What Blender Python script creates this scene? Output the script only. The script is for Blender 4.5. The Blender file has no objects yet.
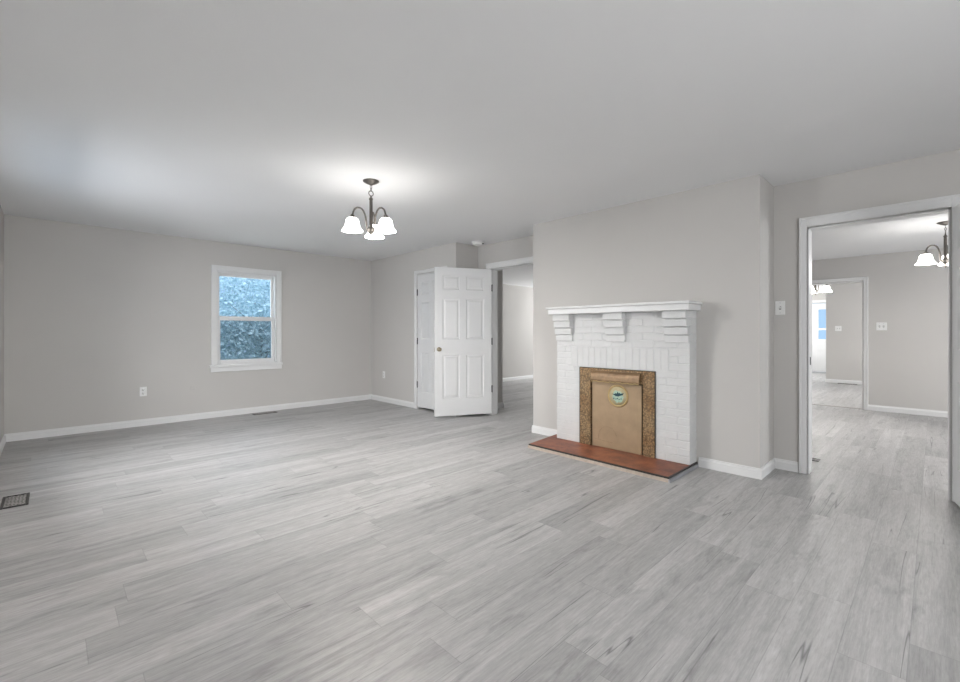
import bpy, bmesh, math, random
from mathutils import Vector, Matrix

S = bpy.context.scene
COL = S.collection
PI = math.pi

# ------------------------------------------------------------------ camera, world, lights, exposure
cam_data = bpy.data.cameras.new('camera')
cam = bpy.data.objects.new('camera', cam_data)
COL.objects.link(cam)
cam.location = (0, 0, 1.165)
cam.rotation_euler = (PI/2, 0, 0.7997 - PI/2)
cam_data.sensor_width = 36.0
cam_data.lens = 442.4/960*36
cam_data.shift_y = -8/960
cam_data.clip_start = 0.02
S.camera = cam

world = bpy.data.worlds.new('sky')
S.world = world
world.use_nodes = True
bg = world.node_tree.nodes['Background']
bg.inputs['Color'].default_value = (0.45, 0.69, 1.0, 1)
bg.inputs['Strength'].default_value = 0.75

vs = S.view_settings
vs.view_transform = 'Standard'
vs.look = 'None'
vs.exposure = 0.49
vs.gamma = 1.0
vs.use_curve_mapping = False


def area_light(name, loc, aim, sx, sy, power, colour=(0.985, 0.99, 0.985)):
    """area light aimed in through a window; mostly added fill at unseen windows"""
    l = bpy.data.lights.new(name, 'AREA')
    l.shape = 'RECTANGLE'
    l.size, l.size_y = sx, sy
    l.energy = power
    l.color = colour
    o = bpy.data.objects.new(name, l)
    COL.objects.link(o)
    o.location = loc
    o.rotation_euler = Vector(aim).to_track_quat('-Z', 'Y').to_euler()
    return o


leaf_sun = bpy.data.lights.new('leaf_sun', 'SUN')  # added lamp to brighten the leaves outside; the day is overcast
leaf_sun.energy = 5.0
leaf_sun.angle = 0.3
leaf_sun.color = (0.80, 0.91, 1.0)
so = bpy.data.objects.new('leaf_sun', leaf_sun)
COL.objects.link(so)
so.rotation_euler = Vector((0.15, 0.42, -0.9)).to_track_quat('-Z', 'Y').to_euler()

P_LAMP = 27.0          # watts per bulb, living room
P_SHADE = 9.5         # glow of the glass shades
area_light('fill_left', (-1.3, 4.6, 2.0), (1, 0, -0.25), 2.2, 1.5, 125)  # added fill lamp outside an unseen left window
area_light('fill_behind', (0.65, -2.72, 1.42), (0, 1, 0), 1.7, 1.3, 92)  # added fill from behind the camera, brightens window wall and ceiling
area_light('fill_dining', (6.9, -3.22, 1.42), (0, 1, 0), 1.8, 1.3, 70)  # added fill for the dining room, source unseen
area_light('fill_hall', (10.82, 5.95, 1.35), (-1, 0, 0.35), 1.8, 1.2, 95)  # added lamp, tilted up to lift the hall ceiling
area_light('fill_entry', (11.2, -1.72, 1.42), (0, 1, 0), 1.8, 1.3, 75)  # added fill lamp for the entry room, source unseen
area_light('fill_passage', (14.75, 3.72, 1.42), (0, -1, 0), 1.3, 1.3, 70)  # added lamp that lights the front door passage
area_light('daylight_window', (2.03, 7.15, 1.37), (0, -1, 0), 0.75, 1.25, 4, (0.85, 0.93, 1.0))

# ------------------------------------------------------------------ materials
def new_mat(name):
    m = bpy.data.materials.new(name)
    m.use_nodes = True
    nt = m.node_tree
    return m, nt, nt.nodes['Principled BSDF']


def simple(name, col, rough=0.5, metal=0.0, spec=0.5, var=0.0, scale=8.0, bump=0.0, bscale=60.0):
    m, nt, b = new_mat(name)
    b.inputs['Base Color'].default_value = (*col, 1)
    b.inputs['Roughness'].default_value = rough
    b.inputs['Metallic'].default_value = metal
    b.inputs['Specular IOR Level'].default_value = spec
    tc = nt.nodes.new('ShaderNodeTexCoord')
    if var > 0:
        n = nt.nodes.new('ShaderNodeTexNoise')
        n.inputs['Scale'].default_value = scale
        n.inputs['Detail'].default_value = 4
        nt.links.new(tc.outputs['Object'], n.inputs['Vector'])
        r = nt.nodes.new('ShaderNodeMapRange')
        r.inputs['From Min'].default_value = 0.25
        r.inputs['From Max'].default_value = 0.75
        r.inputs['To Min'].default_value = 1 - var
        r.inputs['To Max'].default_value = 1 + var
        nt.links.new(n.outputs['Fac'], r.inputs['Value'])
        mx = nt.nodes.new('ShaderNodeVectorMath')
        mx.operation = 'SCALE'
        mx.inputs[0].default_value = col
        nt.links.new(r.outputs['Result'], mx.inputs['Scale'])
        nt.links.new(mx.outputs['Vector'], b.inputs['Base Color'])
    if bump > 0:
        n2 = nt.nodes.new('ShaderNodeTexNoise')
        n2.inputs['Scale'].default_value = bscale
        n2.inputs['Detail'].default_value = 3
        nt.links.new(tc.outputs['Object'], n2.inputs['Vector'])
        bp = nt.nodes.new('ShaderNodeBump')
        bp.inputs['Strength'].default_value = bump
        bp.inputs['Distance'].default_value = 0.01
        nt.links.new(n2.outputs['Fac'], bp.inputs['Height'])
        nt.links.new(bp.outputs['Normal'], b.inputs['Normal'])
    return m


def floor_material():
    m, nt, b = new_mat('grey_vinyl_planks')
    N, L = nt.nodes, nt.links

    def math_(op, a, bb=None, c=None):
        n = N.new('ShaderNodeMath')
        n.operation = op
        for i, v in enumerate((a, bb, c)):
            if v is None:
                continue
            if isinstance(v, (int, float)):
                n.inputs[i].default_value = v
            else:
                L.new(v, n.inputs[i])
        return n.outputs[0]

    def wnoise(vx, vy):
        cb = N.new('ShaderNodeCombineXYZ')
        for i, v in enumerate((vx, vy)):
            if isinstance(v, (int, float)):
                cb.inputs[i].default_value = v
            else:
                L.new(v, cb.inputs[i])
        w = N.new('ShaderNodeTexWhiteNoise')
        w.noise_dimensions = '2D'
        L.new(cb.outputs[0], w.inputs['Vector'])
        return w

    tc = N.new('ShaderNodeTexCoord')
    sp = N.new('ShaderNodeSeparateXYZ')
    L.new(tc.outputs['Object'], sp.inputs[0])
    PW, PL = 0.1825, 1.22
    yy = math_('MULTIPLY_ADD', sp.outputs['Y'], 1/PW, 0.63)
    row = math_('FLOOR', yy)
    fy = math_('FRACT', yy)
    off = wnoise(row, 3.7).outputs['Value']
    xx = math_('ADD', math_('MULTIPLY', sp.outputs['X'], 1/PL), off)
    colm = math_('FLOOR', xx)
    fx = math_('FRACT', xx)
    pid = wnoise(row, colm)
    tone = pid.outputs['Value']
    # seams
    ey = math_('MULTIPLY', math_('MINIMUM', fy, math_('SUBTRACT', 1, fy)), PW)
    ex = math_('MULTIPLY', math_('MINIMUM', fx, math_('SUBTRACT', 1, fx)), PL)
    e = math_('MINIMUM', ex, ey)
    seam = N.new('ShaderNodeMapRange')
    seam.inputs['From Min'].default_value = 0.0006
    seam.inputs['From Max'].default_value = 0.0022
    seam.inputs['To Min'].default_value = 0.80
    seam.inputs['To Max'].default_value = 1.0
    L.new(e, seam.inputs['Value'])
    # grain coordinates, shifted per plank
    gc = N.new('ShaderNodeCombineXYZ')
    L.new(math_('MULTIPLY_ADD', tone, 37.0, sp.outputs['X']), gc.inputs[0])
    L.new(math_('MULTIPLY_ADD', tone, 11.0, sp.outputs['Y']), gc.inputs[1])
    L.new(math_('MULTIPLY', tone, 23.0), gc.inputs[2])

    def noise(sx, sy, detail, dist=0.0, rough=0.5):
        mp = N.new('ShaderNodeMapping')
        mp.inputs['Scale'].default_value = (sx, sy, 1)
        L.new(gc.outputs[0], mp.inputs['Vector'])
        n = N.new('ShaderNodeTexNoise')
        n.inputs['Scale'].default_value = 1
        n.inputs['Detail'].default_value = detail
        n.inputs['Distortion'].default_value = dist
        n.inputs['Roughness'].default_value = rough
        L.new(mp.outputs[0], n.inputs['Vector'])
        return n.outputs['Fac']

    def rng(v, a, bb, c, d):
        r = N.new('ShaderNodeMapRange')
        for k, x in zip(('From Min', 'From Max', 'To Min', 'To Max'), (a, bb, c, d)):
            r.inputs[k].default_value = x
        L.new(v, r.inputs['Value'])
        return r.outputs['Result']

    broad = rng(noise(0.8, 13.0, 5, 0.5, 0.6), 0.3, 0.7, 0.79, 1.14)
    fine = rng(noise(11.0, 150.0, 5, 0.3, 0.65), 0.3, 0.7, 0.85, 1.11)
    mott = rng(noise(14.0, 30.0, 4, 0.8, 0.6), 0.3, 0.7, 0.93, 1.05)
    blot = rng(noise(2.4, 11.0, 5, 1.0, 0.6), 0.54, 0.74, 1.0, 0.72)
    # dark cracks: thin level line of a stretched noise, only where a second noise allows
    cr = noise(0.42, 11.0, 2, 0.05)
    line = rng(math_('ABSOLUTE', math_('SUBTRACT', cr, 0.5)), 0.0, 0.010, 1.0, 0.0)
    gate = rng(noise(1.7, 6.0, 1), 0.56, 0.61, 0.0, 1.0)
    crack = math_('SUBTRACT', 1.0, math_('MULTIPLY', math_('MULTIPLY', line, gate), 0.55))
    pt = rng(tone, 0, 1, 0.87, 1.12)
    k = pt
    for v in (broad, fine, mott, blot, crack, seam.outputs['Result']):
        k = math_('MULTIPLY', k, v)
    sc = N.new('ShaderNodeVectorMath')
    sc.operation = 'SCALE'
    sc.inputs[0].default_value = (0.418, 0.412, 0.409)
    L.new(k, sc.inputs['Scale'])
    L.new(sc.outputs['Vector'], b.inputs['Base Color'])
    b.inputs['Specular IOR Level'].default_value = 0.45
    L.new(rng(fine, 0.85, 1.11, 0.50, 0.40), b.inputs['Roughness'])
    bp = N.new('ShaderNodeBump')
    bp.inputs['Strength'].default_value = 0.12
    bp.inputs['Distance'].default_value = 0.004
    L.new(math_('MULTIPLY', fine, seam.outputs['Result']), bp.inputs['Height'])
    L.new(bp.outputs['Normal'], b.inputs['Normal'])
    return m


def glass_material():
    m, nt, b = new_mat('window_glass')
    nt.nodes.remove(b)
    tr = nt.nodes.new('ShaderNodeBsdfTransparent')
    gl = nt.nodes.new('ShaderNodeBsdfGlossy')
    gl.inputs['Roughness'].default_value = 0.02
    fr = nt.nodes.new('ShaderNodeFresnel')
    fr.inputs['IOR'].default_value = 1.45
    mx = nt.nodes.new('ShaderNodeMixShader')
    geo = nt.nodes.new('ShaderNodeNewGeometry')
    front = nt.nodes.new('ShaderNodeMath')          # reflect at the outer face only: the pane does not bend light
    front.operation = 'SUBTRACT'
    front.inputs[0].default_value = 1.0
    nt.links.new(geo.outputs['Backfacing'], front.inputs[1])
    mul = nt.nodes.new('ShaderNodeMath')
    mul.operation = 'MULTIPLY'
    nt.links.new(fr.outputs[0], mul.inputs[0])
    nt.links.new(front.outputs[0], mul.inputs[1])
    nt.links.new(mul.outputs[0], mx.inputs[0])
    nt.links.new(tr.outputs[0], mx.inputs[1])
    nt.links.new(gl.outputs[0], mx.inputs[2])
    nt.links.new(mx.outputs[0], nt.nodes['Material Output'].inputs['Surface'])
    return m


def screen_material():
    m, nt, b = new_mat('insect_screen')
    nt.nodes.remove(b)
    tr = nt.nodes.new('ShaderNodeBsdfTransparent')
    df = nt.nodes.new('ShaderNodeBsdfDiffuse')
    df.inputs['Color'].default_value = (0.10, 0.13, 0.14, 1)
    mx = nt.nodes.new('ShaderNodeMixShader')
    mx.inputs[0].default_value = 0.30
    nt.links.new(tr.outputs[0], mx.inputs[1])
    nt.links.new(df.outputs[0], mx.inputs[2])
    nt.links.new(mx.outputs[0], nt.nodes['Material Output'].inputs['Surface'])
    return m


def shade_material():
    m, nt, b = new_mat('lit_alabaster_glass')
    b.inputs['Base Color'].default_value = (0.85, 0.84, 0.82, 1)
    b.inputs['Roughness'].default_value = 0.35
    tc = nt.nodes.new('ShaderNodeTexCoord')
    n = nt.nodes.new('ShaderNodeTexNoise')
    n.inputs['Scale'].default_value = 14
    n.inputs['Detail'].default_value = 3
    n.inputs['Distortion'].default_value = 1.5
    nt.links.new(tc.outputs['Object'], n.inputs['Vector'])
    r = nt.nodes.new('ShaderNodeMapRange')
    r.inputs['From Min'].default_value = 0.3
    r.inputs['From Max'].default_value = 0.7
    r.inputs['To Min'].default_value = P_SHADE*0.75
    r.inputs['To Max'].default_value = P_SHADE*1.2
    nt.links.new(n.outputs['Fac'], r.inputs['Value'])
    b.inputs['Emission Color'].default_value = (1.0, 0.97, 0.93, 1)
    nt.links.new(r.outputs['Result'], b.inputs['Emission Strength'])
    return m


def hammered_material():
    m, nt, b = new_mat('hammered_brass')
    tc = nt.nodes.new('ShaderNodeTexCoord')
    v = nt.nodes.new('ShaderNodeTexVoronoi')
    v.inputs['Scale'].default_value = 62
    nt.links.new(tc.outputs['Object'], v.inputs['Vector'])
    n = nt.nodes.new('ShaderNodeTexNoise')
    n.inputs['Scale'].default_value = 5
    n.inputs['Detail'].default_value = 4
    nt.links.new(tc.outputs['Object'], n.inputs['Vector'])
    cr = nt.nodes.new('ShaderNodeValToRGB')
    cr.color_ramp.elements[0].position = 0.3
    cr.color_ramp.elements[0].color = (0.28, 0.155, 0.065, 1)
    cr.color_ramp.elements[1].position = 0.7
    cr.color_ramp.elements[1].color = (0.38, 0.265, 0.145, 1)
    nt.links.new(n.outputs['Fac'], cr.inputs['Fac'])
    # darker towards the borders of each hammered cell
    r = nt.nodes.new('ShaderNodeMapRange')
    r.inputs['From Min'].default_value = 0.05
    r.inputs['From Max'].default_value = 0.75
    r.inputs['To Min'].default_value = 1.25
    r.inputs['To Max'].default_value = 0.42
    nt.links.new(v.outputs['Distance'], r.inputs['Value'])
    sc = nt.nodes.new('ShaderNodeVectorMath')
    sc.operation = 'SCALE'
    nt.links.new(cr.outputs['Color'], sc.inputs[0])
    nt.links.new(r.outputs['Result'], sc.inputs['Scale'])
    nt.links.new(sc.outputs['Vector'], b.inputs['Base Color'])
    b.inputs['Metallic'].default_value = 0.35
    b.inputs['Roughness'].default_value = 0.45
    bp = nt.nodes.new('ShaderNodeBump')
    bp.inputs['Strength'].default_value = 0.7
    bp.inputs['Distance'].default_value = 0.004
    bp.invert = True
    nt.links.new(v.outputs['Distance'], bp.inputs['Height'])
    nt.links.new(bp.outputs['Normal'], b.inputs['Normal'])
    return m


def hearth_material():
    m, nt, b = new_mat('red_brown_hearth')
    tc = nt.nodes.new('ShaderNodeTexCoord')
    n = nt.nodes.new('ShaderNodeTexNoise')
    n.inputs['Scale'].default_value = 7
    n.inputs['Detail'].default_value = 6
    n.inputs['Roughness'].default_value = 0.65
    nt.links.new(tc.outputs['Object'], n.inputs['Vector'])
    cr = nt.nodes.new('ShaderNodeValToRGB')
    e = cr.color_ramp.elements
    e[0].position, e[0].color = 0.32, (0.115, 0.035, 0.020, 1)
    e[1].position, e[1].color = 0.68, (0.34, 0.12, 0.055, 1)
    x = e.new(0.5)
    x.color = (0.23, 0.072, 0.036, 1)
    nt.links.new(n.outputs['Fac'], cr.inputs['Fac'])
    nt.links.new(cr.outputs['Color'], b.inputs['Base Color'])
    b.inputs['Roughness'].default_value = 0.45
    return m


def leaf_material():
    m, nt, b = new_mat('daylight_tinted_leaves')  # cool daylight tint and brightness mixed into the leaf colour
    nt.nodes.remove(b)
    tc = nt.nodes.new('ShaderNodeTexCoord')
    n = nt.nodes.new('ShaderNodeTexNoise')
    n.inputs['Scale'].default_value = 3
    nt.links.new(tc.outputs['Object'], n.inputs['Vector'])
    cr = nt.nodes.new('ShaderNodeValToRGB')
    cr.color_ramp.elements[0].position = 0.35
    cr.color_ramp.elements[0].color = (0.34, 0.47, 0.52, 1)
    cr.color_ramp.elements[1].position = 0.65
    cr.color_ramp.elements[1].color = (0.66, 0.79, 0.85, 1)
    nt.links.new(n.outputs['Fac'], cr.inputs['Fac'])
    df = nt.nodes.new('ShaderNodeBsdfDiffuse')
    tl = nt.nodes.new('ShaderNodeBsdfTranslucent')
    mx = nt.nodes.new('ShaderNodeMixShader')
    mx.inputs[0].default_value = 0.45
    nt.links.new(cr.outputs['Color'], df.inputs['Color'])
    nt.links.new(cr.outputs['Color'], tl.inputs['Color'])
    nt.links.new(df.outputs[0], mx.inputs[1])
    nt.links.new(tl.outputs[0], mx.inputs[2])
    nt.links.new(mx.outputs[0], nt.nodes['Material Output'].inputs['Surface'])
    return m


M_FLOOR = floor_material()
M_WALL = simple('warm_grey_wall_paint', (0.552, 0.536, 0.518), 0.85, spec=0.2, var=0.015, scale=1.5, bump=0.05, bscale=150)
M_CEIL = simple('white_ceiling_paint', (0.82, 0.82, 0.825), 0.9, spec=0.15, var=0.012, scale=1.2, bump=0.04, bscale=120)
M_TRIM = simple('white_gloss_trim', (0.73, 0.73, 0.73), 0.4, var=0.01)
M_DOOR = simple('white_door_paint', (0.70, 0.705, 0.71), 0.42, var=0.01, bump=0.02, bscale=200)
M_BRICK = simple('white_painted_brick', (0.63, 0.635, 0.635), 0.6, var=0.03, scale=12, bump=0.25, bscale=70)
M_MORTAR = simple('white_painted_mortar', (0.64, 0.645, 0.645), 0.7, var=0.03, scale=20, bump=0.25, bscale=90)
M_PLASTIC = simple('white_plastic', (0.80, 0.80, 0.79), 0.35, var=0.01)
M_DARK = simple('dark_slot', (0.06, 0.06, 0.06), 0.6, var=0.05)
M_REG = simple('brown_black_metal', (0.045, 0.04, 0.038), 0.45, metal=0.4, var=0.2, scale=30)
M_REGBAR = simple('worn_bronze_metal', (0.42, 0.40, 0.385), 0.45, metal=0.4, var=0.2, scale=30)
M_PEWTER = simple('aged_pewter', (0.11, 0.10, 0.09), 0.35, metal=0.7, var=0.15, scale=40)
M_HINGE = simple('dark_hinge_metal', (0.02, 0.02, 0.02), 0.5, metal=0.2, var=0.1)
M_KNOB = simple('satin_brass', (0.36, 0.31, 0.22), 0.28, metal=0.9, var=0.05)
M_STEEL = simple('threshold_metal', (0.42, 0.43, 0.46), 0.4, metal=0.5, var=0.05)
M_GLASS = glass_material()
M_SCREEN = screen_material()
M_SHADE = shade_material()
M_HAMMER = hammered_material()
M_PANEL = simple('tan_brass_sheet', (0.37, 0.265, 0.165), 0.42, metal=0.3, var=0.12, scale=9, bump=0.06, bscale=30)
M_LIP = simple('dull_bronze_sheet', (0.20, 0.125, 0.065), 0.42, metal=0.35, var=0.25, scale=25, bump=0.2, bscale=120)
M_BLACK = simple('black_gap_metal', (0.03, 0.026, 0.022), 0.6, var=0.1)  # plain black for the gaps and rim of the cover
M_RING = simple('pale_gold_rim', (0.50, 0.36, 0.17), 0.35, metal=0.4, var=0.08, scale=30)
M_CREAM = simple('cream_enamel', (0.46, 0.40, 0.25), 0.4, var=0.06, scale=30)
M_AQUA = simple('pale_aqua_enamel', (0.36, 0.50, 0.40), 0.4, var=0.25, scale=60)
M_TEAL = simple('dark_teal_enamel', (0.006, 0.05, 0.07), 0.4, var=0.2, scale=50)
M_HEARTH = hearth_material()
M_EDGE = simple('black_hearth_edge', (0.03, 0.026, 0.025), 0.5, var=0.1)
M_WOOD = simple('tan_wood_strip', (0.50, 0.42, 0.35), 0.6, var=0.15, scale=20)
M_LEAF = leaf_material()
M_BARK = simple('grey_bark', (0.26, 0.27, 0.28), 0.9, var=0.3, scale=10)
M_LAWN = simple('cool_green_lawn', (0.10, 0.17, 0.10), 0.95, var=0.3, scale=3)
M_SIDING = simple('pale_siding', (0.6, 0.62, 0.64), 0.8, var=0.03)

# ------------------------------------------------------------------ mesh helpers
class MB:
    def __init__(self):
        self.bm = bmesh.new()

    def box(self, x0, x1, y0, y1, z0, z1, bevel=0.0, seg=1):
        before = set(self.bm.verts)
        r = bmesh.ops.create_cube(self.bm, size=1)
        c = Vector(((x0+x1)/2, (y0+y1)/2, (z0+z1)/2))
        s = (abs(x1-x0), abs(y1-y0), abs(z1-z0))
        for v in r['verts']:
            v.co = Vector((v.co.x*s[0], v.co.y*s[1], v.co.z*s[2])) + c
        if bevel > 0:
            es = list({e for v in r['verts'] for e in v.link_edges})
            bmesh.ops.bevel(self.bm, geom=es, offset=bevel, segments=seg, affect='EDGES', profile=0.5)
        return self

    def poly(self, pts, direction):
        """closed prism: pts is a planar loop, extruded along direction"""
        d = Vector(direction)
        a = [self.bm.verts.new(p) for p in pts]
        b = [self.bm.verts.new(Vector(p)+d) for p in pts]
        n = len(a)
        self.bm.faces.new(a)
        self.bm.faces.new(b[::-1])
        for i in range(n):
            self.bm.faces.new((a[i], b[i], b[(i+1) % n], a[(i+1) % n]))
        return self

    def lathe(self, prof, seg=32, center=(0, 0, 0), axis='Z', smooth=True):
        """prof: list of (radius, height)"""
        c = Vector(center)
        rings = []
        for r, z in prof:
            if r < 1e-5:
                rings.append([self.bm.verts.new(self._ax(0, 0, z, axis)+c)])
            else:
                rings.append([self.bm.verts.new(self._ax(r*math.cos(2*PI*i/seg), r*math.sin(2*PI*i/seg), z, axis)+c) for i in range(seg)])
        for A, B in zip(rings, rings[1:]):
            for i in range(seg):
                j = (i+1) % seg
                if len(A) == 1 and len(B) == 1:
                    continue
                if len(A) == 1:
                    f = self.bm.faces.new((A[0], B[i], B[j]))
                elif len(B) == 1:
                    f = self.bm.faces.new((A[i], A[j], B[0]))
                else:
                    f = self.bm.faces.new((A[i], A[j], B[j], B[i]))
                f.smooth = smooth
        return self

    @staticmethod
    def _ax(a, b, h, axis):
        return Vector((a, b, h)) if axis == 'Z' else (Vector((h, a, b)) if axis == 'X' else Vector((b, h, a)))

    def tube(self, pts, r, seg=12, closed=False):
        pts = [Vector(p) for p in pts]
        n = len(pts)
        rings = []
        up = None
        for i, p in enumerate(pts):
            if closed:
                t = (pts[(i+1) % n]-pts[i-1]).normalized()
            else:
                t = (pts[min(i+1, n-1)]-pts[max(i-1, 0)]).normalized()
            if up is None:
                up = t.orthogonal().normalized()
            up = (up - t*up.dot(t)).normalized()
            w = t.cross(up)
            rr = r[i] if isinstance(r, (list, tuple)) else r
            rings.append([self.bm.verts.new(p+up*math.cos(2*PI*k/seg)*rr+w*math.sin(2*PI*k/seg)*rr) for k in range(seg)])
        m = n if closed else n-1
        for i in range(m):
            A, B = rings[i], rings[(i+1) % n]
            for k in range(seg):
                f = self.bm.faces.new((A[k], A[(k+1) % seg], B[(k+1) % seg], B[k]))
                f.smooth = True
        if not closed:
            self.bm.faces.new(rings[0][::-1])
            self.bm.faces.new(rings[-1])
        return self

    def build(self, name, mat, parent=None, loc=None, rotz=None, **props):
        bmesh.ops.recalc_face_normals(self.bm, faces=self.bm.faces)
        me = bpy.data.meshes.new(name)
        self.bm.to_mesh(me)
        self.bm.free()
        for m in (mat if isinstance(mat, list) else [mat]):
            me.materials.append(m)
        o = bpy.data.objects.new(name, me)
        COL.objects.link(o)
        if parent is not None:
            o.parent = parent
        if loc is not None:
            o.location = loc
        if rotz is not None:
            o.rotation_euler = (0, 0, rotz)
        for k, v in props.items():
            o[k] = v
        return o


def empty(name, loc, rotz=0.0, **props):
    o = bpy.data.objects.new(name, None)
    o.empty_display_size = 0.1
    COL.objects.link(o)
    o.location = loc
    o.rotation_euler = (0, 0, rotz)
    for k, v in props.items():
        o[k] = v
    return o


def copy_tree(o, parent=None):
    c = o.copy()
    COL.objects.link(c)
    if parent is not None:
        c.parent = parent
    for ch in list(o.children):
        copy_tree(ch, c)
    return c


def struct(mb, name, mat, label, category, **kw):
    return mb.build(name, mat, kind='structure', label=label, category=category, **kw)


# ------------------------------------------------------------------ room shell
XF, XR, YW, XL = 4.06, 4.49, 6.928, -0.352     # faces: fireplace wall, recessed wall, window wall, left wall
H, H2 = 2.431, 2.34
XD = 8.876                                     # far wall of the dining room
T = 0.12
YB = -2.5                                      # wall behind the camera

struct(MB().box(-0.6, 17.0, -3.4, 7.6, -0.12, 0.0), 'floor', M_FLOOR, 'pale grey wood-look plank floor running through all the rooms', 'floor')
struct(MB().box(-0.6, 4.55, -2.75, 7.2, H, H+0.12), 'ceiling', M_CEIL, 'plain white ceiling of the front room', 'ceiling')
struct(MB().box(4.55, 17.0, -3.4, 7.6, H2, H2+0.15), 'ceiling_beyond', M_CEIL, 'white ceiling seen beyond the two doorways', 'ceiling')


def wall(name, axis, p0, p1, a0, a1, openings, label, h=H, mat=None):
    """wall with faces at p0,p1 across and spanning a0..a1 along; openings (u0,u1,z0,z1)"""
    mb = MB()

    def bx(u0, u1, z0, z1):
        if u1-u0 < 1e-4 or z1-z0 < 1e-4:
            return
        if axis == 'X':   # plane of constant X
            mb.box(p0, p1, u0, u1, z0, z1)
        else:
            mb.box(u0, u1, p0, p1, z0, z1)
    cur = a0
    for (u0, u1, z0, z1) in sorted(openings):
        bx(cur, u0, 0, h)
        bx(u0, u1, 0, z0)
        bx(u0, u1, z1, h)
        cur = u1
    bx(cur, a1, 0, h)
    return struct(mb, name, mat or M_WALL, label, 'wall')


WIN = (1.655, 2.445, 0.72, 2.03)
CLO = (4.90, 5.56, 0.0, 2.065)
HALL = (3.566, 4.392, 0.0, 2.07)
DIN = (-0.074, 0.735, 0.0, 2.033)
FAR = (0.766, 1.56, 0.0, 1.96)
wall('wall_back', 'Y', YW, YW+0.15, XL-0.15, 4.94, [WIN], 'grey wall with the double-hung window')
wall('wall_left', 'X', XL-0.15, XL, YB-T, YW, [(3.85, 5.35, 0.75, 2.1)], 'grey wall at the extreme left edge')
wall('wall_front', 'Y', YB-T, YB, XL, XR+T, [(-0.2, 1.5, 0.75, 2.1)], 'grey wall behind the camera')
wall('wall_closet', 'X', XF, XF+T, 4.66, YW, [CLO], 'grey wall holding the narrow closet door')
wall('wall_closet_side', 'Y', 4.66, 4.66+T, XF+T, XR, [], 'short shaded return wall above the open door')
wall('wall_recess', 'X', XR, XR+T, YB, 4.66, [HALL, DIN], 'recessed grey wall with the two doorways', h=H)
wall('wall_chimney', 'X', XF, XR, 0.974, 3.283, [], 'projecting grey chimney breast behind the fireplace')
wall('wall_hall_side', 'Y', 4.72, 4.84, XR+T, 5.08, [], 'narrow shaded hall wall just inside the left doorway', h=H2)
wall('wall_hall_return', 'X', 4.96, 5.08, 4.84, 7.25, [], 'closet back wall beyond the left doorway', h=H2)
wall('wall_hall_back', 'Y', 7.25, 7.37, 4.94, 10.72, [], 'pale far wall seen through the left doorway', h=H2)
wall('wall_hall_end', 'X', 10.6, 10.72, 3.62, 7.25, [(5.05, 6.85, 0.75, 2.1)], 'end wall of the hall room', h=H2)
wall('wall_divider', 'Y', 2.2, 2.32, XR+T, XD, [], 'wall between dining room and hall room', h=H2)
wall('wall_dining', 'X', XD, XD+T, -3.0, 2.32, [FAR], 'pale far wall of the dining room', h=H2)
wall('wall_dining_side', 'Y', -3.12, -3.0, XR+T, XD+T, [(6.0, 7.8, 0.75, 2.1)], 'side wall of the dining room', h=H2)
wall('wall_entry', 'X', 13.15, 13.27, -1.5, 1.80, [], 'pale wall with a switch seen through both doorways', h=H2)
wall('wall_entry_side', 'Y', 1.68, 1.80, 13.27, 16.3, [], 'passage wall leading to the front door', h=H2)
wall('wall_entry_left', 'Y', 3.5, 3.62, XD+T, 16.42, [(14.1, 15.4, 0.75, 2.1)], 'far side wall of the entry room', h=H2)
wall('wall_entry_right', 'Y', -1.62, -1.5, XD+T, 13.27, [(10.3, 12.1, 0.75, 2.1)], 'near side wall of the entry room', h=H2)
wall('wall_entry_end', 'X', 16.3, 16.42, 1.68, 3.5, [(1.86, 2.76, 0, 2.06)], 'end wall around the distant front door', h=H2)
wall('wall_hall_gap', 'X', XD, XD+T, 2.32, 3.62, [], 'closing wall behind the dining room corner', h=H2)


# ------------------------------------------------------------------ baseboards
def base_run(mb, axis, face, sgn, a0, a1, h=0.085, t=0.014):
    """profile strip on a wall face; sgn = direction the face looks"""
    prof = [(0, 0), (t, 0), (t, h*0.72), (t*0.55, h*0.86), (t*0.45, h), (0, h)]
    if axis == 'X':
        pts = [(face+sgn*d, a0, z) for d, z in prof]
        mb.poly(pts, (0, a1-a0, 0))
    else:
        pts = [(a0, face+sgn*d, z) for d, z in prof]
        mb.poly(pts, (a1-a0, 0, 0))
    return mb


def baseboard(name, runs, label, h=0.085):
    mb = MB()
    for r in runs:
        base_run(mb, *r, h=h)
    return struct(mb, name, M_TRIM, label, 'baseboard')


bt = 0.014
baseboard('baseboard_back', [('Y', YW, -1, XL, XF)], 'white baseboard along the window wall')
baseboard('baseboard_left', [('X', XL, 1, YB, YW-bt)], 'white baseboard at the extreme left edge')
baseboard('baseboard_closet', [('X', XF, -1, 5.615, YW-bt), ('X', XF, -1, 4.66-bt, 4.845), ('Y', 4.66, -1, XF, XR)], 'white baseboard beside the closet door')
baseboard('baseboard_chimney_left', [('X', XF, -1, 2.842, 3.283), ('Y', 3.283, 1, XF-bt, XR)], 'short white baseboard left of the fireplace')
baseboard('baseboard_chimney_right', [('X', XF, -1, 0.974, 1.436), ('Y', 0.974, -1, XF-bt, XR-bt)], 'white baseboard right of the fireplace, wrapping the corner')
baseboard('baseboard_recess', [('X', XR, -1, 0.796, 0.974), ('X', XR, -1, YB, -0.13), ('X', XR, -1, 3.283, 3.5), ('X', XR, -1, 4.46, 4.66-bt)], 'short white baseboard under the single light switch')
baseboard('baseboard_hall', [('Y', 4.72, -1, XR+T, 5.08+bt), ('X', 5.08, 1, 4.72-bt, 7.25)], 'short white baseboard inside the left doorway')
baseboard('baseboard_hall_back', [('Y', 7.25, -1, 5.08+bt, 10.6)], 'white baseboard of the pale wall beyond the left doorway')
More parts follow.
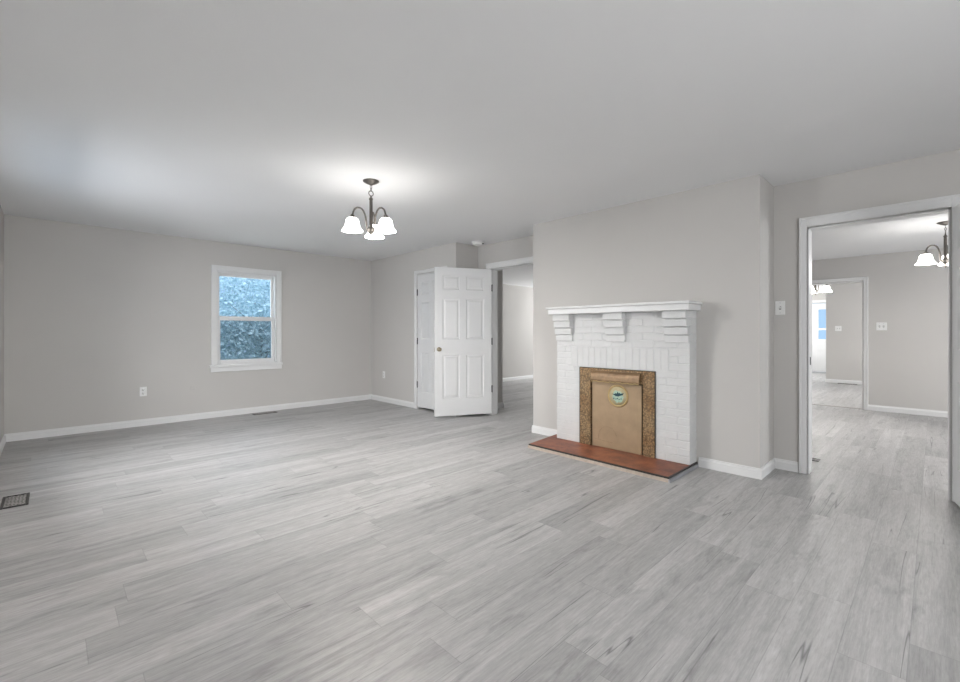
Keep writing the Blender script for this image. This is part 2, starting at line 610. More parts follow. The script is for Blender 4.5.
baseboard('baseboard_dining', [('X', XD, -1, -3.0, 0.706), ('X', XD, -1, 1.62, 2.2)], 'white baseboard across the dining room far wall')
baseboard('baseboard_entry', [('X', 13.15, -1, -1.5, 1.80+bt), ('Y', 1.80, 1, 13.15, 16.3)], 'white baseboard of the distant entry wall')


# ------------------------------------------------------------------ door casings and jambs
def casing(name, axis, face, back, sgn, u0, u1, z1, w, label, t=0.018, both=True, wr=None, jt=0.02, wl=None):
    """flat casing with a stepped inner edge around an opening plus the jamb lining. face looks along sgn."""
    mb = MB()
    wr = w if wr is None else wr
    wl = w if wl is None else wl

    def bx(d0, d1, a0, a1, z0, z1_, bev=0.0):
        lo, hi = min(d0, d1), max(d0, d1)
        if axis == 'X':
            mb.box(lo, hi, a0, a1, z0, z1_, bev)
        else:
            mb.box(a0, a1, lo, hi, z0, z1_, bev)
    sides = [(face, sgn)] + ([(back, -sgn)] if both else [])
    for f0, sg in sides:
        bx(f0, f0+sg*t, u0-wr+0.006, u0-0.006, 0, z1+w-0.006, 0.003)
        bx(f0, f0+sg*t, u1+0.006, u1+wl-0.006, 0, z1+w-0.006, 0.003)
        bx(f0, f0+sg*t, u0-0.006, u1+0.006, z1+0.006, z1+w-0.006, 0.003)
        # outer back band
        bx(f0, f0+sg*(t+0.008), u1+wl-0.018, u1+wl, 0, z1+w, 0.003)
        bx(f0, f0+sg*(t+0.008), u0-wr, u0-wr+0.018, 0, z1+w, 0.003)
        bx(f0, f0+sg*(t+0.008), u0-wr+0.018, u1+wl-0.018, z1+w-0.018, z1+w, 0.003)
    # jamb lining
    bx(face, back, u0-0.004, u0+jt*0.5, 0, z1)
    bx(face, back, u1-jt*0.5, u1+0.004, 0, z1)
    bx(face, back, u0, u1, z1-jt*0.5, z1+0.004)
    return struct(mb, name, M_TRIM, label, 'door casing')


casing('trim_1', 'X', XF, XF+T, -1, 4.90, 5.56, 2.065, 0.055, 'white casing around the narrow closet door', both=False)
casing('trim_2', 'X', XR, XR+T, -1, 3.566, 4.392, 2.07, 0.085, 'white casing of the doorway behind the open door', both=False)
tr3 = casing('trim_3', 'X', XR, XR+T, -1, -0.074, 0.735, 2.033, 0.085, 'wide white casing of the dining room doorway at right', wl=0.056)
MB().box(XR+0.035, XR+0.06, 0.7225, 0.7255, 0.90, 0.965).build('strike_plate', M_HINGE, tr3, label='dark strike plate on the left jamb')
casing('trim_4', 'X', XD, XD+T, -1, 0.766, 1.56, 1.96, 0.06, 'white casing of the far doorway across the dining room')
casing('trim_5', 'X', 16.3, 16.42, -1, 1.86, 2.76, 2.06, 0.08, 'white casing round the distant front door', both=False)
struct(MB().box(XD+0.03, XD+0.09, 0.776, 1.55, 0.0, 0.007, 0.003), 'trim_6', M_REGBAR, 'thin dark threshold strip in the far doorway', 'threshold')


# ------------------------------------------------------------------ windows
def window(name, loc, rotz, W, Hh, depth, label, casing_w=0.072, detailed=True):
    """local frame: x along the wall, +y outwards, z up from the bottom of the opening, origin at opening centre on the room face"""
    root = empty(name, loc, rotz, kind='structure', label=label, category='window')
    w = W/2
    j = 0.018
    mb = MB()
    mb.box(-w-0.003, -w+j, 0.0, depth, 0, Hh).box(w-j, w+0.003, 0.0, depth, 0, Hh)
    mb.box(-w, w, 0.0, depth, Hh-j, Hh+0.003).box(-w, w, 0.0, depth, -0.003, j)
    mb.build('jamb', M_TRIM, root)
    mb = MB()
    c = casing_w
    mb.box(-w-c, -w-0.002, -0.02, 0, 0.0, Hh+c, 0.003).box(w+0.002, w+c, -0.02, 0, 0.0, Hh+c, 0.003)
    mb.box(-w-0.002, w+0.002, -0.02, 0, Hh+0.002, Hh+c, 0.003)
    mb.box(-w-c, -w-c+0.016, -0.027, -0.018, 0, Hh+c, 0.002).box(w+c-0.016, w+c, -0.027, -0.018, 0, Hh+c, 0.002)
    mb.box(-w-c, w+c, -0.027, -0.018, Hh+c-0.016, Hh+c, 0.002)
    mb.build('casing', M_TRIM, root)
    mb = MB()
    mb.box(-w-c-0.02, w+c+0.012, -0.035, 0.01, -0.035, 0.0, 0.004)
    mb.box(-w-c-0.005, w+c+0.004, -0.022, 0, -0.095, -0.035, 0.003)
    mb.build('sill', M_TRIM, root)
    mid = Hh*0.495
    # upper sash sits deeper, lower sash nearer the room

    def sash(nm, y0, y1, z0, z1, st, rb, rt):
        mb = MB()
        mb.box(-w+j, -w+j+st, y0, y1, z0, z1, 0.003).box(w-j-st, w-j, y0, y1, z0, z1, 0.003)
        mb.box(-w+j+st, w-j-st, y0, y1, z0, z0+rb, 0.003).box(-w+j+st, w-j-st, y0, y1, z1-rt, z1, 0.003)
        s = mb.build(nm, M_TRIM, root)
        ym = (y0+y1)/2
        MB().box(-w+j+st-0.004, w-j-st+0.004, ym-0.002, ym+0.002, z0+rb-0.004, z1-rt+0.004).build('pane', M_GLASS, s)
        return s
    up = sash('upper_sash', 0.075, 0.105, mid-0.02, Hh-j, 0.032, 0.035, 0.045)
    lo = sash('lower_sash', 0.035, 0.068, j, mid+0.035, 0.034, 0.05, 0.06)
    if detailed:
        MB().box(-0.03, 0.03, 0.02, 0.036, mid+0.02, mid+0.035, 0.003).build('sash_lock', M_PLASTIC, lo)
        MB().box(-w+j, w-j, 0.112, 0.114, j, mid+0.01).build('insect_screen', M_SCREEN, root)
    return root


window('window_1', ((WIN[0]+WIN[1])/2, YW, WIN[2]), 0, WIN[1]-WIN[0], WIN[3]-WIN[2], 0.15, 'white double-hung window with blue-tinted foliage outside')
window('fill_window_2', (XL, 4.6, 0.75), PI/2, 1.5, 1.35, 0.15, 'added unseen window in the left wall, opening for a fill lamp', detailed=False)  # invented opening, lets the left fill lamp in
window('fill_window_3', (0.65, YB, 0.75), PI, 1.7, 1.35, T, 'wide added window behind the camera, opening for a fill lamp', detailed=False)  # invented opening for the fill behind the camera
window('fill_window_4', (6.9, -3.0, 0.75), PI, 1.8, 1.35, T, 'added unseen window in the dining room side wall, for fill light', detailed=False)  # invented, only admits the dining fill
window('fill_window_5', (10.6, 5.95, 0.75), -PI/2, 1.8, 1.35, T, 'added unseen window at the end of the hall room, for fill light', detailed=False)  # invented, placed where its fill misses the hall side wall
window('fill_window_6', (11.2, -1.5, 0.75), PI, 1.8, 1.35, T, 'added unseen window in the entry room, for fill light', detailed=False)  # invented opening for the entry fill lamp
window('fill_window_7', (14.75, 3.5, 0.75), 0, 1.3, 1.35, T, 'added unseen window in the front door passage, for fill light', detailed=False)  # invented so that fill reaches the passage


# ------------------------------------------------------------------ six-panel doors
def door_leaf_mesh(W, Hh, t, xs, zs):
    """slab in x 0..W, y -t/2..t/2, z 0..H with moulded raised panels on both faces"""
    mb = MB()
    bm = mb.bm
    gx = sorted({0, W} | {v for p in xs for v in p})
    gz = sorted({0, Hh} | {v for p in zs for v in p})

    def rect(x0, x1, z0, z1, y, ins):
        return [bm.verts.new(v) for v in ((x0+ins, y, z0+ins), (x1-ins, y, z0+ins), (x1-ins, y, z1-ins), (x0+ins, y, z1-ins))]
    for s in (-1, 1):
        y = s*t/2
        for xa, xb in zip(gx, gx[1:]):
            for za, zb in zip(gz, gz[1:]):
                if (xa, xb) in xs and (za, zb) in zs:
                    rings = [rect(xa, xb, za, zb, y - s*d, i) for i, d in ((0, 0), (0.006, 0.007), (0.014, 0.010), (0.022, 0.010), (0.045, 0.003))]
                    for A, B in zip(rings, rings[1:]):
                        for k in range(4):
                            bm.faces.new((A[k], A[(k+1) % 4], B[(k+1) % 4], B[k]))
                    bm.faces.new(rings[-1])
                else:
                    bm.faces.new(rect(xa, xb, za, zb, y, 0))
    for a, b in (((0, 0), (W, 0)), ((W, 0), (W, Hh)), ((W, Hh), (0, Hh)), ((0, Hh), (0, 0))):
        bm.faces.new([bm.verts.new(v) for v in ((a[0], -t/2, a[1]), (b[0], -t/2, b[1]), (b[0], t/2, b[1]), (a[0], t/2, a[1]))])
    bmesh.ops.remove_doubles(bm, verts=bm.verts, dist=1e-5)
    return mb


def six_panel(name, loc, rotz, W, Hh, label, knobs=True, hinge_side=1, hinges=True, t=0.035):
    root = empty(name, loc, rotz, kind='structure', label=label, category='door')
    st = 0.135*W
    xs = [(st, 0.455*W), (0.567*W, W-st)]
    zs = [(0.115*Hh, 0.41*Hh), (0.515*Hh, 0.79*Hh), (0.85*Hh, 0.945*Hh)]
    leaf = door_leaf_mesh(W, Hh, t, xs, zs).build('leaf', M_DOOR, root)
    if knobs:
        prof = [(0.0, 0.0), (0.030, 0.0), (0.030, 0.004), (0.024, 0.008), (0.010, 0.011), (0.009, 0.028), (0.016, 0.034),
                (0.025, 0.043), (0.027, 0.052), (0.022, 0.061), (0.010, 0.066), (0.0, 0.067)]
        for s in (-1, 1):
            mb = MB()
            mb.lathe([(r, s*(t/2+h)) for r, h in prof], 24, (W-0.058, 0, 0.91), 'Y')
            mb.build('knob', M_KNOB, root, label='satin brass knob')
        MB().box(W-0.0005, W+0.0015, -0.012, 0.012, 0.875, 0.935).build('latch_plate', M_KNOB, root)
    if hinges:
        for z in (0.17*Hh, 0.5*Hh, 0.87*Hh):
            mb = MB()
            mb.lathe([(0, -0.05), (0.0065, -0.05), (0.0065, 0.05), (0, 0.05)], 12, (-0.008, hinge_side*(t/2+0.004), z))
            mb.box(-0.0025, -0.0002, -t/2, t/2, z-0.045, z+0.045)
            mb.build('hinge', M_HINGE, root, label='dark metal hinge')
    return root


# closet door: hinged at its left edge, leaf just inside the casing; local x runs towards -Y
six_panel('door_1', (XF-0.002+0.0175, 5.548, 0.032), -PI/2, 0.636, 2.018, 'white narrow six-panel closet door, mostly hidden behind the open door', knobs=False, hinge_side=-1)
# open door: hinge on the left jamb, swung into the front room
ANG = math.atan2(0.354, -0.73)
six_panel('door_2', (XR-0.02, 4.376, 0.034), ANG, 0.815, 2.028, 'white six-panel door standing open in front of the closet', hinge_side=1)
# dining room door: hinged at the right jamb, opened towards the camera at the right edge
six_panel('door_3', (XR-0.035, -0.103, 0.016), PI+math.radians(9.9), 0.77, 2.008, 'white six-panel door cut off by the right edge of the photo', hinge_side=1)

# distant front door with a glass light
fd = empty('door_4', (16.345, 2.31, 0.01), 0, kind='structure', label='distant white front door with a blue-lit window', category='door')
mb = MB()
gw, gz0, gz1 = 0.13, 0.94, 1.88
mb.box(-0.02, 0.02, -0.44, -gw, 0, 2.03).box(-0.02, 0.02, gw, 0.44, 0, 2.03)
mb.box(-0.02, 0.02, -gw, gw, 0, gz0).box(-0.02, 0.02, -gw, gw, gz1, 2.03)
mb.build('leaf', M_DOOR, fd)
mb = MB()
for a in (-gw, gw-0.03):
    mb.box(-0.028, -0.018, a, a+0.03, gz0, gz1, 0.003)
for z in (gz0, gz1-0.03, 1.24):
    mb.box(-0.028, -0.018, -gw+0.03, gw-0.03, z, z+(0.06 if z == 1.24 else 0.03), 0.003)
mb.build('glazing_bars', M_TRIM, fd)
MB().box(-0.004, 0.004, -gw, gw, gz0, gz1).build('pane', M_GLASS, fd)

# ------------------------------------------------------------------ fireplace
XB = 3.91            # brick face
ZH = 0.038           # hearth top
YB0, YB1 = 1.457, 2.838
IN0, IN1, INZ = 1.758, 2.541, 0.815
fp = empty('fireplace', (XF, 2.17, 0), 0, label='white painted brick fireplace with corbelled mantel and red hearth', category='fireplace')
LX, LY = XF, 2.17    # local = world - (LX,LY,0)


def fbox(mb, x0, x1, y0, y1, z0, z1, bevel=0.0):
    return mb.box(x0-LX, x1-LX, y0-LY, y1-LY, z0, z1, bevel)


rnd = random.Random(4)
MORT = 0.006
core = MB()
cx0 = XB+0.003
fbox(core, cx0, XF, YB0+0.003, IN0, ZH, 1.36)
fbox(core, cx0, XF, IN1, YB1-0.003, ZH, 1.36)
fbox(core, cx0, XF, IN0, IN1, INZ, 1.36)
fbox(core, XB+0.07, XF, IN0, IN1, ZH, INZ)
core.build('mortar', M_MORTAR, fp)


def brick(mb, y0, y1, z0, z1):
    d = rnd.uniform(-0.0015, 0.001)
    fbox(mb, XB+d, XB+0.05, y0, y1, z0, z1, 0.003)


bk = MB()
CH = 0.0664
SOL0, SOL1 = 1.64, 2.645     # the upright course over the opening
z = ZH
row = 0
while z < 1.355:
    z1 = min(z+CH-MORT, 1.358)
    spans = [(YB0, YB1)]
    if z < INZ-0.01:
        spans = [(YB0, IN0-0.002), (IN1+0.002, YB1)]
    elif z < 1.005:
        spans = [(YB0, SOL0-MORT), (SOL1+MORT, YB1)]
    for a, b in spans:
        u = a - (0.105 if row % 2 else 0.0)
        # courses share one bond measured from the right corner
        k0 = YB0 - (0.105 if row % 2 else 0.0)
        n = 0
        u = k0
        while u < b:
            s0, s1 = max(u, a), min(u+0.205-0.0, b)
            if s1-s0 > 0.02:
                brick(bk, s0, s1-MORT if s1 < b else s1, z, z1)
            u += 0.211
    z += CH
    row += 1
u = SOL0
zs0 = INZ+0.003
while u < SOL1-0.03:
    brick(bk, u, min(u+CH-MORT, SOL1), zs0, 1.021)
    u += (SOL1-SOL0)/15
# brick ends on the returns (short sides)
for row in range(20):
    z0 = ZH+row*CH
    z1 = min(z0+CH-MORT, 1.358)
    for ys, yd in ((YB0, 1), (YB1, -1)):
        o = 0.0 if row % 2 else 0.05
        a, b = sorted((ys-0.0005*yd, ys+yd*0.03))
        fbox(bk, XB+0.052+o*0.4, XF-0.001, a, b, z0, z1, 0.002)
bk.build('brick_surround', M_BRICK, fp)

# corbels: four stepped brick courses each
for (ya, yb) in ((2.630, 2.835), (2.042, 2.240), (1.460, 1.662)):
    mb = MB()
    zb = 1.081
    for k in range(4):
        hgt = 0.0705
        p = 0.022 + 0.020*k
        fbox(mb, XB-p, XB+0.02, ya, yb, zb, zb+hgt-0.008 if k < 3 else 1.3595, 0.0025)
        if k < 3:
            fbox(mb, XB-p+0.014, XB+0.02, ya+0.006, yb-0.006, zb+hgt-0.010, zb+hgt+0.002)
        zb += hgt
    mb.build('corbel', M_BRICK, fp)

# mantel shelf: fascia with a thin top board
MY0, MY1 = 1.405, 2.876
mb = MB()
fbox(mb, XB-0.125, XF, MY0+0.016, MY1-0.016, 1.359, 1.412, 0.003)
mt = mb.build('mantel_fascia', M_TRIM, fp)
mb = MB()
fbox(mb, XB-0.15, XF, MY0, MY1, 1.412, 1.434, 0.004)
mb.build('mantel_shelf', M_TRIM, fp)

# hearth: slab, black edging and a floor trim strip at its right end
mb = MB()
HX = 3.494
HY0, HY1 = 1.448, 2.885
mb.poly([(HX+0.012-LX, HY1-0.004-LY, 0.006), (HX-0.03+0.012-LX, HY0+0.012-LY, 0.006), (XF-LX, HY0+0.012-LY, 0.006), (XF-LX, HY1+0.06-LY, 0.006)], (0, 0, ZH-0.006))
mb.build('hearth', M_HEARTH, fp, label='worn red-brown hearth slab')
mb = MB()
mb.poly([(HX-LX, HY1-LY, 0), (HX-0.03-LX, HY0-LY, 0), (HX-0.018-LX, HY0-LY, 0), (HX+0.012-LX, HY1-LY, 0)], (0, 0, ZH-0.001))
mb.poly([(HX-0.03-LX, HY0-LY, 0), (XF-0.0-LX, HY0-LY, 0), (XF-0.0-LX, HY0+0.012-LY, 0), (HX-0.03-LX, HY0+0.012-LY, 0)], (0, 0, ZH-0.0005))
mb.build('hearth_edging', M_EDGE, fp, label='black edging of the hearth')
mb = MB()
mb.poly([(HX-0.045-LX, HY0-0.012-LY, 0), (XF-0.015-LX, HY0-0.012-LY, 0), (XF-0.015-LX, HY0-LY, 0), (HX-0.045-LX, HY0-LY, 0)], (0, 0, 0.026))
mb.build('hearth_trim', M_STEEL, fp, label='grey metal strip at the right end of the hearth')
mb = MB()
mb.poly([(HX-0.012-LX, HY1-LY, 0), (HX-0.045-LX, HY0-LY, 0), (HX-0.03-LX, HY0-LY, 0), (HX-LX, HY1-LY, 0)], (0, 0, 0.024))
mb.build('hearth_trim', M_WOOD, fp, label='thin tan wood strip along the front of the hearth')

# summer cover in the opening
fc = empty('fireplace_cover', (XB, 2.17, ZH), 0, label='hammered brass fireplace cover with a round teal medallion', category='fireplace cover')
CX, CY = XB, 2.17


def cbox(mb, x0, x1, y0, y1, z0, z1, bevel=0.0):
    return mb.box(x0-CX, x1-CX, y0-CY, y1-CY, z0-ZH, z1-ZH, bevel)


P0, P1, PZ = 1.882, 2.398, 0.690
mb = MB()
xf = XB-0.012
cbox(mb, xf, XB+0.03, IN0, P0-0.012, 0.035, INZ, 0.003)
cbox(mb, xf, XB+0.03, P1+0.020, IN1, 0.035, INZ, 0.003)
cbox(mb, xf, XB+0.03, P0-0.012, P1+0.020, PZ, INZ, 0.003)
mb.build('frame', M_HAMMER, fc)
mb = MB()
cbox(mb, XB+0.03, XB+0.06, IN0+0.001, IN1-0.001, 0.035, INZ-0.002)
for a, b in ((IN0-0.004, IN0), (IN1, IN1+0.004)):
    cbox(mb, xf-0.001, XB+0.0, a, b, 0.035, INZ)
cbox(mb, xf-0.001, XB+0.0, IN0-0.004, IN1+0.004, INZ, INZ+0.004)
mb.build('backing', M_BLACK, fc, label='black gap and thin black rim round the brass frame')
mb = MB()
cbox(mb, xf+0.006, xf+0.016, P0, P1, 0.040, PZ-0.008, 0.003)
for a, b in ((P0, P0+0.007), (P1-0.007, P1)):
    cbox(mb, xf+0.001, xf+0.010, a, b, 0.040, PZ-0.012, 0.002)
pan = mb.build('panel', M_PANEL, fc, label='smooth tan brass panel')
# arched scratch lines pressed in the panel
mb = MB()
for r0, zc in ((0.10, 0.22),):
    pts = [(xf+0.0055-CX, 2.23+0.10*math.cos(a)-CY, 0.14+0.11*math.sin(a)-ZH) for a in [PI*k/14-0.2 for k in range(15)]]
    mb.tube(pts, 0.0007, 6)
mb.tube([(xf+0.0055-CX, 2.38-CY, 0.115-ZH), (xf+0.0055-CX, 2.17-CY, 0.100-ZH)], 0.0008, 6)
mb.build('pressed_line', M_LIP, pan)
# bulging hood lip above the panel
mb = MB()
prof = [(0.0, 0.794), (0.014, 0.790), (0.032, 0.770), (0.045, 0.740), (0.049, 0.712), (0.047, 0.696), (0.043, 0.696), (0.043, 0.712), (0.0, 0.712)]
mb.poly([(xf-d-CX, 1.884-CY, zz-ZH) for d, zz in prof], (0, 2.385-1.884, 0))
hd = mb.build('hood', M_LIP, fc, label='bulging bronze lip over the panel')
mb = MB()
for i in range(20):
    y = 1.886+i*0.0249
    dz = 0.004*math.sin(i*1.9)
    cbox(mb, xf-0.050, xf-0.044, y, y+0.0245, 0.689+0.7*dz, 0.697+0.7*dz, 0.001)
mb.build('ragged_edge', M_RING, hd, label='worn pale lower edge of the lip')
# medallion
MYc, MZc, MR = 2.119, 0.562, 0.105
mb = MB()
mb.lathe([(0, 0.0), (MR, 0.0), (MR+0.004, -0.006), (MR-0.004, -0.012), (MR-0.014, -0.010), (MR-0.016, -0.004), (0, -0.004)], 48, (xf+0.0065-CX, MYc-CY, MZc-ZH), 'X')
md = mb.build('medallion', M_RING, fc, label='round medallion with a gold rim')
mb = MB()
mb.lathe([(0, -0.004), (MR-0.0155, -0.004), (MR-0.0155, -0.0065), (0, -0.0065)], 48, (xf+0.0065-CX, MYc-CY, MZc-ZH), 'X')
mb.build('medallion_face', M_CREAM, md)


def flat(mb, pts, x0, x1):
    """pts in (right, up) seen from the room, centred on the medallion"""
    mb.poly([(x0-CX, MYc-u-CY, MZc+v-ZH) for u, v in pts], (x1-x0, 0, 0))


mb = MB()
rr = random.Random(2)
flat(mb, [((0.056+0.008*rr.uniform(-1, 1))*math.cos(a), -0.006+(0.056+0.008*rr.uniform(-1, 1))*math.sin(a)) for a in [2*PI*k/22 for k in range(22)]], xf, xf-0.0012)
mb.build('emblem_ground', M_AQUA, md)
mb = MB()
flat(mb, [(u*1.15, v*1.35+0.004) for u, v in [(-0.055, 0.010), (-0.030, 0.008), (-0.018, 0.016), (-0.006, 0.014), (0.000, 0.030), (0.008, 0.016), (0.016, 0.022), (0.022, 0.014),
          (0.056, 0.022), (0.045, 0.006), (0.022, 0.000), (0.006, -0.006), (-0.012, -0.006), (-0.030, 0.000)]], xf-0.0012, xf-0.0024)
for u, v, w_, h_ in ((-0.040, -0.026, 0.014, 0.008), (-0.018, -0.030, 0.012, 0.007), (-0.002, -0.024, 0.008, 0.014), (0.016, -0.030, 0.013, 0.007), (0.036, -0.024, 0.010, 0.008)):
    flat(mb, [(u-w_/2, v-h_/2), (u+w_/2, v-h_/2), (u+w_/2, v+h_/2), (u-w_/2, v+h_/2)], xf-0.0012, xf-0.0020)
mb.build('emblem', M_TEAL, md, label='dark teal winged emblem')


# ------------------------------------------------------------------ chandeliers
SHR = 0.156
SH_PROF = [(0.026, -0.330), (0.036, -0.332), (0.045, -0.340), (0.051, -0.354), (0.054, -0.370), (0.057, -0.388), (0.062, -0.404),
           (0.071, -0.418), (0.080, -0.428), (0.085, -0.436)]


def chandelier(loc, ang0, power, label):
    root = empty('chandelier', loc, 0, label=label, category='chandelier', group='three-light pewter chandeliers')
    mb = MB()
    mb.lathe([(0, 0.0), (0.066, 0.0), (0.066, -0.006), (0.058, -0.012), (0.040, -0.022), (0.020, -0.030), (0.010, -0.036), (0, -0.037)], 40)
    mb.build('canopy', M_PEWTER, root)
    mb = MB()
    mb.tube([(0.008*math.cos(a), 0, -0.050+0.016*math.sin(a)) for a in [2*PI*k/16 for k in range(16)]], 0.0024, 8, True)
    mb.tube([(0, 0.008*math.cos(a), -0.073+0.014*math.sin(a)) for a in [2*PI*k/16 for k in range(16)]], 0.0024, 8, True)
    mb.tube([(0.021*math.cos(a), 0.0, -0.104+0.021*math.sin(a)) for a in [2*PI*k/24 for k in range(24)]], 0.0036, 8, True)
    mb.build('chain', M_PEWTER, root)
    mb = MB()
    mb.lathe([(0, -0.121), (0.006, -0.122), (0.007, -0.138), (0.016, -0.146), (0.0165, -0.156), (0.011, -0.164), (0.0135, -0.172), (0.0135, -0.375),
              (0.019, -0.384), (0.027, -0.400), (0.030, -0.418), (0.022, -0.434), (0.010, -0.446), (0.012, -0.456), (0.008, -0.470), (0.004, -0.486), (0, -0.488)], 24)
    mb.build('stem', M_PEWTER, root)
    ctrl = [Vector(p) for p in ((0.022, 0, -0.418), (0.034, 0, -0.408), (0.040, 0, -0.365), (0.049, 0, -0.295), (0.075, 0, -0.247), (0.110, 0, -0.238), (0.141, 0, -0.262), (SHR, 0, -0.312))]
    pts = []
    for i in range(len(ctrl)-1):
        p0, p1, p2, p3 = ctrl[max(i-1, 0)], ctrl[i], ctrl[i+1], ctrl[min(i+2, len(ctrl)-1)]
        for k in range(5):
            t = k/5
            pts.append(0.5*((2*p1)+(p2-p0)*t+(2*p0-5*p1+4*p2-p3)*t*t+(-p0+3*p1-3*p2+p3)*t**3))
    pts.append(ctrl[-1])
    for k in range(3):
        a = math.radians(ang0+120*k)
        mb = MB()
        mb.tube(pts, 0.0072, 12)
        arm = mb.build('arm', M_PEWTER, root, rotz=a)
        mb = MB()
        mb.lathe([(0, -0.300), (0.011, -0.300), (0.018, -0.312), (0.032, -0.324), (0.034, -0.333), (0.020, -0.334), (0.017, -0.352), (0, -0.352)], 24, (SHR, 0, 0))
        mb.build('socket_cup', M_PEWTER, arm)
        mb = MB()
        inner = [(r-0.004, z) for r, z in reversed(SH_PROF)]
        mb.lathe(SH_PROF+inner+[SH_PROF[0]], 40, (SHR, 0, 0))
        mb.build('lamp_shade', M_SHADE, arm, label='lit white bell-shaped glass shade')
        l = bpy.data.lights.new('bulb', 'POINT')
        l.energy = power
        l.color = (1.0, 0.965, 0.92)
        l.shadow_soft_size = 0.035
        lo = bpy.data.objects.new('bulb', l)
        COL.objects.link(lo)
        lo.parent = arm
        lo.location = (SHR, 0, -0.418)
    return root


chandelier((1.917, 3.275, H), 48.6, P_LAMP, 'lit pewter chandelier with bell shades on the front room ceiling')
chandelier((6.80, -0.075, H2), 110, P_LAMP*0.5, 'lit chandelier in the dining room, partly cut by the right door')
chandelier((10.0, 1.52, H2), 38.7, P_LAMP*0.6, 'small distant chandelier showing at the head of the far doorway')


# ------------------------------------------------------------------ electrical plates. local: face towards -Y, origin at plate centre on the wall
def outlet(loc, rotz, label):
    r = empty('electrical_outlet', loc, rotz, label=label, category='outlet', group='duplex wall outlets')
    MB().box(-0.036, 0.036, -0.006, 0, -0.058, 0.058, 0.003).build('plate', M_PLASTIC, r)
    for z in (-0.022, 0.022):
        mb = MB()
        mb.lathe([(0, -0.0085), (0.0165, -0.0085), (0.0175, -0.0055), (0, -0.0055)], 24, (0, 0, z), 'Y')
        f = mb.build('receptacle', M_PLASTIC, r)
        mb = MB()
        mb.box(-0.0085, -0.0055, -0.0095, -0.008, z-0.003, z+0.009).box(0.0055, 0.0085, -0.0095, -0.008, z-0.003, z+0.009)
        mb.box(-0.003, 0.003, -0.0095, -0.008, z-0.012, z-0.006)
        mb.build('slot', M_DARK, f, label='dark slots')
    return r


def switch(loc, rotz, gangs, label):
    r = empty('light_switch', loc, rotz, label=label, category='light switch', group='toggle light switches')
    w = 0.036+0.023*(gangs-1)
    MB().box(-w, w, -0.006, 0, -0.059, 0.059, 0.003).build('plate', M_PLASTIC, r)
    for g in range(gangs):
        x = (g-(gangs-1)/2)*0.046
        MB().box(x-0.007, x+0.007, -0.0075, -0.005, -0.014, 0.014).build('toggle_slot', M_DARK, r, label='dark toggle slot')
        mb = MB()
        mb.poly([(x-0.0045, -0.006, -0.010), (x-0.0045, -0.006, 0.006), (x-0.0045, -0.020, 0.012), (x-0.0045, -0.020, 0.005)], (0.009, 0, 0))
        mb.build('toggle', M_PLASTIC, r)
        for z in (-0.042, 0.042):
            MB().lathe([(0, -0.0072), (0.003, -0.0070), (0.003, -0.0055), (0, -0.0055)], 10, (x, 0, z), 'Y').build('screw', M_STEEL, r)
    return r


outlet((0.838, YW, 0.430), 0, 'white duplex outlet low on the wall left of the window')
outlet((XF, 6.513, 0.458), -PI/2, 'white outlet low on the wall between room corner and closet')
switch((XR, 0.926, 1.38), -PI/2, 1, 'single white toggle switch beside the dining room doorway')
switch((XD, 0.557, 1.264), -PI/2, 2, 'double white switch plate right of the far doorway')
switch((13.15, 1.57, 1.27), -PI/2, 2, 'double white switch plate seen through the far doorway')
# painted blank plate under the window
bp_ = empty('blank_wall_plate', (1.373, YW, 0.435), 0, label='faint painted-over blank plate low under the window', category='wall plate')
MB().box(-0.028, 0.028, -0.004, 0, -0.028, 0.028, 0.002).build('plate', M_WALL, bp_)

# smoke detector
sd = empty('smoke_detector', (4.26, 4.43, H), 0, label='round white smoke detector on the ceiling above the open door', category='smoke detector')
MB().lathe([(0, 0), (0.084, 0), (0.086, -0.010), (0.082, -0.014), (0, -0.014)], 36).build('base', M_PLASTIC, sd)
MB().lathe([(0, -0.014), (0.072, -0.014), (0.072, -0.030), (0.063, -0.040), (0.030, -0.046), (0, -0.046)], 36).build('cover', M_PLASTIC, sd)
MB().box(0.02, 0.05, -0.075, -0.05, -0.034, -0.022, 0.002).build('vent_slot', M_DARK, sd, label='dark sensor opening')


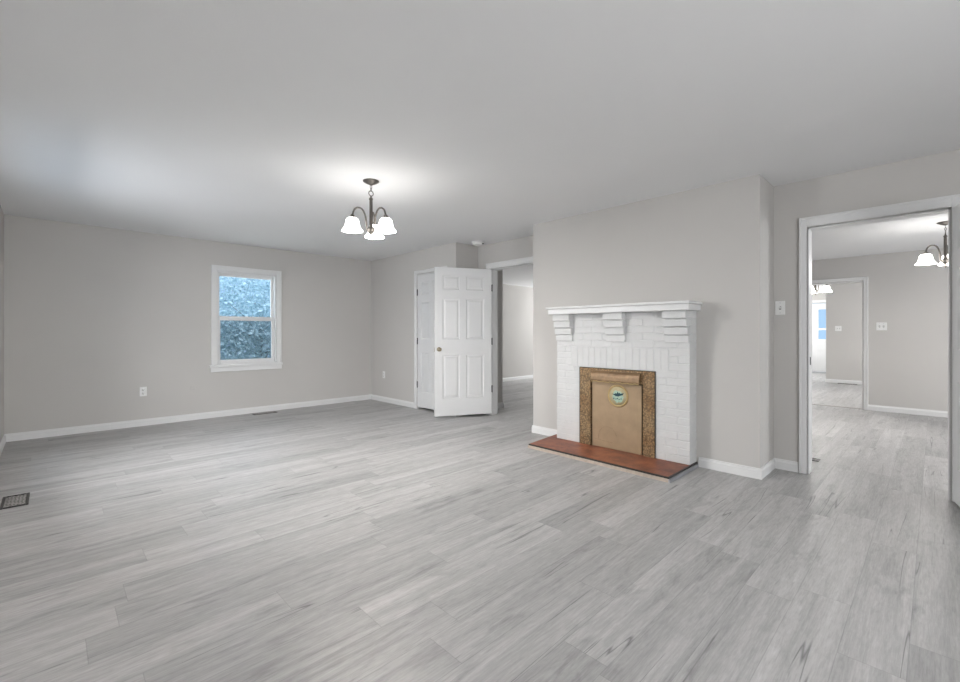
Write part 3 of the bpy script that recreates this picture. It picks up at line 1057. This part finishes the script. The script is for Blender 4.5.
# ------------------------------------------------------------------ floor registers. local: long side along x, flush on the floor
def register(loc, rotz, Lx, Ly, label, nx=7, ny=4):
    r = empty('floor_register', loc, rotz, label=label, category='floor vent', group='floor heating registers')
    a, b = Lx/2, Ly/2
    MB().box(-a+0.01, a-0.01, -b+0.01, b-0.01, 0.0003, 0.002).build('damper', M_DARK, r)
    mb = MB()
    mb.box(-a, a, -b, -b+0.016, 0, 0.006, 0.002).box(-a, a, b-0.016, b, 0, 0.006, 0.002)
    mb.box(-a, -a+0.022, -b+0.016, b-0.016, 0, 0.006, 0.002).box(a-0.022, a, -b+0.016, b-0.016, 0, 0.006, 0.002)
    mb.build('frame', M_REG, r)
    mb = MB()
    ia, ib = a-0.022, b-0.016
    n = 0
    st = 2*ia/nx
    for k in range(-ny*2, nx+ny*2):
        for sg in (1, -1):
            # diagonal bar clipped to the opening
            x0 = -ia+k*st
            pts = []
            h = 2*ib
            xa, xb = (x0, x0+sg*h)
            ya, yb = -ib, ib
            def clip(x, y, x2, y2):
                t0, t1 = 0.0, 1.0
                dx = x2-x
                for lim, s in ((-ia, 1), (ia, -1)):
                    if abs(dx) < 1e-9:
                        continue
                    t = (lim-x)/dx
                    if s*dx > 0:
                        t0 = max(t0, t)
                    else:
                        t1 = min(t1, t)
                return t0, t1
            t0, t1 = clip(xa, ya, xb, yb)
            if t1-t0 < 0.03:
                continue
            p = Vector((xa+(xb-xa)*t0, ya+(yb-ya)*t0, 0.0035))
            q = Vector((xa+(xb-xa)*t1, ya+(yb-ya)*t1, 0.0035))
            mb.tube([p, q], 0.0026, 4)
    mb.build('grille', M_REGBAR, r)
    return r


register((-0.172, 4.442, 0), PI/2, 0.30, 0.135, 'dark lattice floor vent at the left edge of the photo')
register((2.235, 6.775, 0), 0, 0.32, 0.10, 'dark floor vent below the window against the baseboard', 9, 3)
register((5.03, 0.885, 0), PI/2, 0.30, 0.10, 'dark floor vent corner peeking past the dining doorway jamb', 6, 4)
register((13.06, 1.40, 0), PI/2, 0.34, 0.11, 'distant dark floor vent under the entry switch', 9, 3)

# ------------------------------------------------------------------ outside
struct(MB().box(-14, 30, 7.6, 30, -0.7, -0.6), 'ground_lawn', M_LAWN, 'lawn outside the window', 'lawn')


def shrub(loc, rx, ry, rz, n, seed, label, size=0.042):
    r = empty('tree', loc, 0, label=label, category='tree', group='trees outside the window')
    rn = random.Random(seed)
    mb = MB()
    mb.tube([(0, 0, 0), (0.05, 0, rz*0.5), (0.0, 0.05, rz*1.3)], [0.09, 0.05, 0.012], 10)
    for k in range(9):
        a = rn.uniform(0, 2*PI)
        z0 = rn.uniform(0.4, 1.1)*rz
        mb.tube([(0, 0, z0), (rx*0.4*math.cos(a), ry*0.4*math.sin(a), z0+0.25*rz), (rx*0.8*math.cos(a), ry*0.8*math.sin(a), z0+0.4*rz)], [0.014, 0.009, 0.004], 6)
    mb.build('trunk', M_BARK, r)
    mb = MB()
    bm = mb.bm
    for i in range(n):
        d = Vector((rn.gauss(0, 1), rn.gauss(0, 1), rn.gauss(0, 1))).normalized()*(rn.random()**0.4)
        c = Vector((d.x*rx, d.y*ry, rz*1.05+d.z*rz))
        s = size*rn.uniform(0.6, 1.4)
        u = Vector((rn.gauss(0, 1), rn.gauss(0, 1), rn.gauss(0, 1))).normalized()
        v = u.orthogonal().normalized()
        w = u.cross(v)*0.15*s
        vs_ = [bm.verts.new(c+p) for p in (-u*s, v*s*0.5+w, u*s, -v*s*0.5+w)]
        bm.faces.new((vs_[0], vs_[1], vs_[2]))
        bm.faces.new((vs_[0], vs_[2], vs_[3]))
    mb.build('foliage', M_LEAF, r)
    return r


shrub((3.4, 10.6, -0.6), 1.9, 1.3, 1.75, 15000, 1, 'leafy tree coloured with cool daylight, filling the lower part of the window view')
shrub((5.4, 15.2, -0.6), 2.6, 1.6, 2.5, 11000, 2, 'paler leafy tree rising behind, seen through the upper pane', 0.05)
